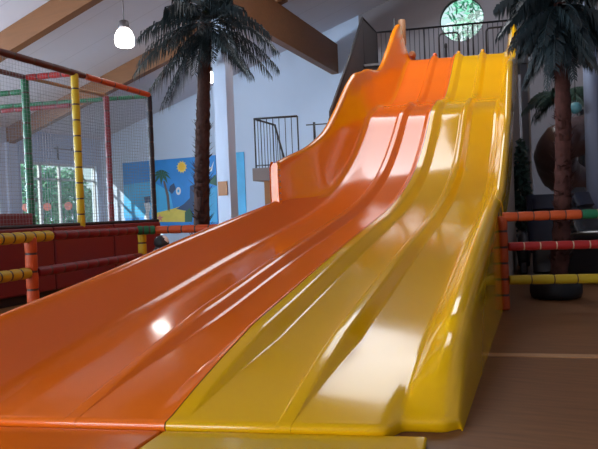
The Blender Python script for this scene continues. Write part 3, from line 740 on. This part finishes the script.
m = MB(); m.tube([G(10.3,-2.38,LZ+1.0), G(13.3,-2.38,ZR)], .03, 8); m.build('handrail', 'black', st)
# landing railing
RZL = 3.18
m = MB(); m.tube([G(10.9,-3.84,RZL), G(9.8,-3.84,RZL), G(9.8,-2.90,RZL)], .022, 8); m.build('landing_rail', 'black', st)
m = MB(); m.tube([G(9.8,-3.84,LZ+.06), G(9.8,-2.90,LZ+.06)], .014, 6); m.build('landing_rail', 'black', st)
m = MB(); m.tube([G(10.3,-2.90,3.05), G(10.3,-2.4,3.05)], .014, 6); m.build('landing_rail', 'black', st)
for i in range(8): bar_at(G(9.8, -3.84+.94*i/7, 0), LZ-.05, RZL, .018 if i in (0,7) else .009, st)
for i in range(1, 8): bar_at(G(9.8+1.1*i/7, -3.84, 0), LZ-.05, RZL, .009, st)
bar_at(G(10.3,-2.72,0), LZ, 3.1, .03, st, 'railing_post')
h0, h1 = G(10.88,-3.84,RZL), at(284, 158, 13.8); hd = h1 - h0
m = MB(); m.tube([h0, h1, h1 + hd*.5], .024, 8); m.build('handrail', 'black', st)
for i in range(1, 5):
    p = h0 + hd*(i/4); bar_at(p, p.z-1.0, p.z, .009, st)
for i in range(5):
    p = h0 + hd*((i+.5)/5); m = MB(); m.obox(p + Vector((0, .35, -1.1)), LU*.14, AS*.38, (0,0,.025)); m.build('step', 'grey', st)

# ------------------------------------------------------------------ things in the dim right-hand corner
def rot_pt(c, ang, x, y, z): ca, sa = math.cos(ang), math.sin(ang); return Vector((c[0]+x*ca-y*sa, c[1]+x*sa+y*ca, c[2]+z))
def round_slab(path, halfw, th, ang, c, n=10):
    """upholstered strip: follows path (y,z) and is `halfw` wide, with rounded edges"""
    rows = []
    for (y, z), (ny, nz) in path:
        ring = []
        for k in range(n*2):
            an = 2*PI*k/(n*2); cx_ = math.copysign(abs(math.cos(an))**.45, math.cos(an)); sy = math.copysign(abs(math.sin(an))**.7, math.sin(an))
            ring.append(rot_pt(c, ang, cx_*halfw, y+ny*sy*th, z+nz*sy*th))
        rows.append(ring + [ring[0]])
    m = MB(); m.grid(rows)
    for rr_ in (rows[0][:-1][::-1], rows[-1][:-1]): m.add(rr_, [tuple(range(len(rr_)))])
    return m
def massage_chair(c, ang, label, sc=1.0, backm='leather'):
    t = thing('massage_chair', label, 'armchair', c, 'massage chairs')
    def nrm(p): 
        out = []
        for i in range(len(p)):
            a, b = p[max(0,i-1)], p[min(len(p)-1,i+1)]; d = Vector((b[0]-a[0], b[1]-a[1])).normalized(); out.append(((p[i][0]*sc,p[i][1]*sc), (-d.y, d.x)))
        return out
    round_slab(nrm([(-.42,.40),(-.36,.43),(-.1,.43),(.15,.40),(.22,.38)]), .27*sc, .09*sc, ang, c).build('seat', 'leather', t)
    round_slab(nrm([(.16,.42),(.26,.60),(.36,.85),(.45,1.08),(.50,1.22),(.51,1.27)]), .30*sc, .10*sc, ang, c).build('backrest', backm, t)
    round_slab(nrm([(.30,1.02),(.345,1.10),(.38,1.20)]), .2*sc, .06*sc, ang, c).build('head_cushion', 'navy', t)
    round_slab(nrm([(-.46,.42),(-.56,.30),(-.66,.12),(-.68,.06)]), .24*sc, .08*sc, ang, c).build('leg_rest', 'leather', t)
    for sg in (-1, 1):
        m = MB(); path = [rot_pt(c, ang, sg*.37*sc, y*sc, z*sc) for y, z in ((-.50,.22),(-.52,.42),(-.42,.58),(-.15,.63),(.15,.62),(.36,.56),(.44,.36),(.42,.14))]
        sm = []
        for i in range(len(path)-1):
            for k in range(3): sm.append(path[i].lerp(path[i+1], k/3))
        sm.append(path[-1]); m.tube(sm, [.085*sc]*len(sm), 14); a = m.build('armrest', 'leather', t)
        m = MB(); m.tube([rot_pt(c, ang, sg*.43*sc, y*sc, z*sc) for y, z in ((-.46,.50),(-.36,.60),(-.1,.66),(.15,.65),(.34,.58))], .014*sc, 8); m.build('trim_strip', 'silver', a)
        m = MB(); vs = [rot_pt(c, ang, sg*(.37+dx)*sc, y*sc, z*sc) for dx in (-.05,.05) for y, z in ((-.48,.02),(.42,.02),(.40,.55),(-.46,.55))]
        m.add(vs, [(0,1,2,3),(7,6,5,4),(0,4,5,1),(1,5,6,2),(2,6,7,3),(3,7,4,0)]); m.build('side_panel', 'leather', t, bevel=.02)
c1 = at(583, 270, 8.7); massage_chair((c1.x+.26, c1.y-.22, 0), D(35), 'glossy black reclining chair behind the barrier, at the right edge of the photo', 1.05)
c2 = at(547, 245, 9.9); massage_chair((c2.x, c2.y, 0), D(-20), 'dark navy-backed reclining chair standing just right of the yellow slide wall', 1.0, 'navy')
# tube slide
ts = thing('tube_slide', 'dark maroon tube slide curling down behind the right palm', 'slide', at(565, 240, 11.2).to_2d().to_3d())
pts = [at(*q) for q in ((680,92,12.0),(640,108,11.8),(605,127,11.5),(580,136,11.1),(562,143,11.0),(555,156,11.3),(560,172,11.7),(580,186,12.0),(610,194,12.2),(650,203,12.0))]
sm = []
for i in range(len(pts)-1):
    p0, p1, p2, p3 = pts[max(0,i-1)], pts[i], pts[i+1], pts[min(len(pts)-1,i+2)]
    for k in range(6):
        t_ = k/6; sm.append(.5*((2*p1)+(p2-p0)*t_+(2*p0-5*p1+4*p2-p3)*t_*t_+(3*p1-p0-3*p2+p3)*t_**3))
sm.append(pts[-1]); m = MB(); m.tube(sm, [.36 + (.02 if i % 6 == 0 else 0) for i in range(len(sm))], 20); m.build('tube', 'tube', ts)
for q in ((581,140,12.9),(596,140,12.6)):
    p = at(*q); m = MB(); m.tube([(p.x,p.y,0),(p.x,p.y,3.1)], .07, 10); m.build('support_post', 'black', ts)
pa, pb_ = at(572,142,12.9), at(600,138,12.6); m = MB(); m.tube([pa, pb_], .05, 8); m.build('support_beam', 'black', ts)
p = at(594, 200, 10.4); m = MB(); m.tube([(p.x,p.y,0),(p.x,p.y,ceil_z((Vector((p.x,p.y,0))-C0).dot(E1)))], .115, 16); struct(m.build('column_4', 'pillar'))
# teal globe
p = at(575.5, 108, 10.2); t = thing('globe_lantern', 'teal globe hanging beside the right palm trunk', 'lantern', p)
m = MB(); m.lathe(p, [(.001,-.10)]+[(.10*math.cos(an), .10*math.sin(an)) for an in [D(x) for x in range(-75,90,15)]]+[(.001,.10)], 18); m.build('globe', 'teal', t)
m = MB(); m.tube([p+Vector((0,0,.1)), (p.x,p.y,ceil_z((p-C0).dot(E1)))], .006, 6); m.build('cord', 'black', t)
# dark leafy plant by the yellow wall
p = at(523.5, 240, 11.0); t = thing('potted_plant', 'tall dark green leafy plant right behind the yellow side wall', 'plant', (p.x, p.y, 0))
m = MB(); m.lathe((p.x,p.y,0), [(.10,0),(.13,.3),(.14,.32),(.12,.32),(.001,.30)], 20); m.build('pot', 'rubber', t)
m = MB(); m.tube([(p.x,p.y,.28),(p.x+.02,p.y,1.4),(p.x,p.y,2.3)], [.03,.025,.01], 8); m.build('stem', 'trunk', t)
m = MB(); random.seed(11); leaf_cloud(m, (p.x, p.y, 1.35), .15, .15, 1.05, 900, .07); m.build('foliage', 'frond_green', t)
# three seats under the far window
for k, (x, lab) in enumerate(((25, 'coral chair under the far window, beside the green pole'), (46.5, 'coral chair under the far window, between green and yellow poles'), (68, 'coral chair under the far window, beside the yellow pole'))):
    p = at(x, 206, 19.5); c = (p.x, p.y, 0); t = thing('chair', lab, 'chair', c, 'coral chairs under the window')
    m = MB(); path = []
    m = MB(); ring = [rot_pt(c,.3,.125*math.cos(2*PI*q/20),.205,1.64+.135*math.sin(2*PI*q/20)) for q in range(20)]; dv = rot_pt((0,0,0),.3,0,.03,0)
    m.add(ring+[v_+dv for v_ in ring], [tuple(range(20))[::-1], tuple(range(20,40))]+[(q,(q+1)%20,20+(q+1)%20,20+q) for q in range(20)]); m.build('backrest', 'coral', t, bevel=.008)
    m = round_slab([((-.2,.78),(0,1)),((0,.78),(0,1)),((.2,.78),(0,1))], .21, .03, .3, c); m.build('seat', 'coral', t)
    for sx in (-1,1):
        for sy in (-1,1):
            m = MB(); m.tube([rot_pt(c,.3,sx*.2,sy*.2,0), rot_pt(c,.3,sx*.17,sy*.17,.77)], .015, 8); m.build('leg', 'silver', t)
    for sx in (-1,1):
        m = MB(); m.tube([rot_pt(c,.3,sx*.16,.2,.78), rot_pt(c,.3,sx*.08,.215,1.58)], .013, 8); m.build('back_support', 'silver', t)
# rail with two hooks above the window
t = thing('hanging_rail', 'thin black rail with two hooks above the far window', 'rail', W(.1, 2.0, 3.9))
m = RB(); tb = MB(); tb.tube([W(.12,2.65,3.95), W(.12,1.55,3.95)], .02, 8); tb.build('rail', 'black', t)
for b in (2.5, 1.65):
    tb = MB(); tb.tube([W(.0,b,4.02), W(.12,b,4.02), W(.12,b,3.6), W(.16,b,3.52)], .03, 8); tb.build('hook', 'black', t)

# spotted soft seat under the orange rail
p = at(164, 246, 10.1); t = thing('spotted_seat', 'white and black mottled soft seat under the orange rail left of the slide', 'seat', (p.x, p.y, 0))
sm_ = mat('spotted_cover', (.7,.7,.7), .6); nt = sm_.node_tree; n_ = nt.nodes.new('ShaderNodeTexNoise'); n_.inputs['Scale'].default_value = 5; cr = nt.nodes.new('ShaderNodeValToRGB')
cr.color_ramp.interpolation = 'CONSTANT'; cr.color_ramp.elements[0].color = (.02,.025,.03,1); cr.color_ramp.elements[1].position = .5; cr.color_ramp.elements[1].color = (.75,.76,.76,1)
tc_ = nt.nodes.new('ShaderNodeTexCoord'); nt.links.new(tc_.outputs['Object'], n_.inputs['Vector']); nt.links.new(n_.outputs['Fac'], cr.inputs[0]); nt.links.new(cr.outputs[0], nt.nodes['Principled BSDF'].inputs['Base Color'])
m = MB(); m.lathe((p.x,p.y,0), [(.18,0),(.24,.06),(.26,.25),(.24,.48),(.19,.60),(.15,.66)], 22); m.build('cushion', sm_, t)
m = MB(); m.lathe((p.x-.04,p.y,0), [(.09,.64),(.13,.70),(.12,.78),(.08,.83),(.02,.85)], 18); m.build('headrest', sm_, t)
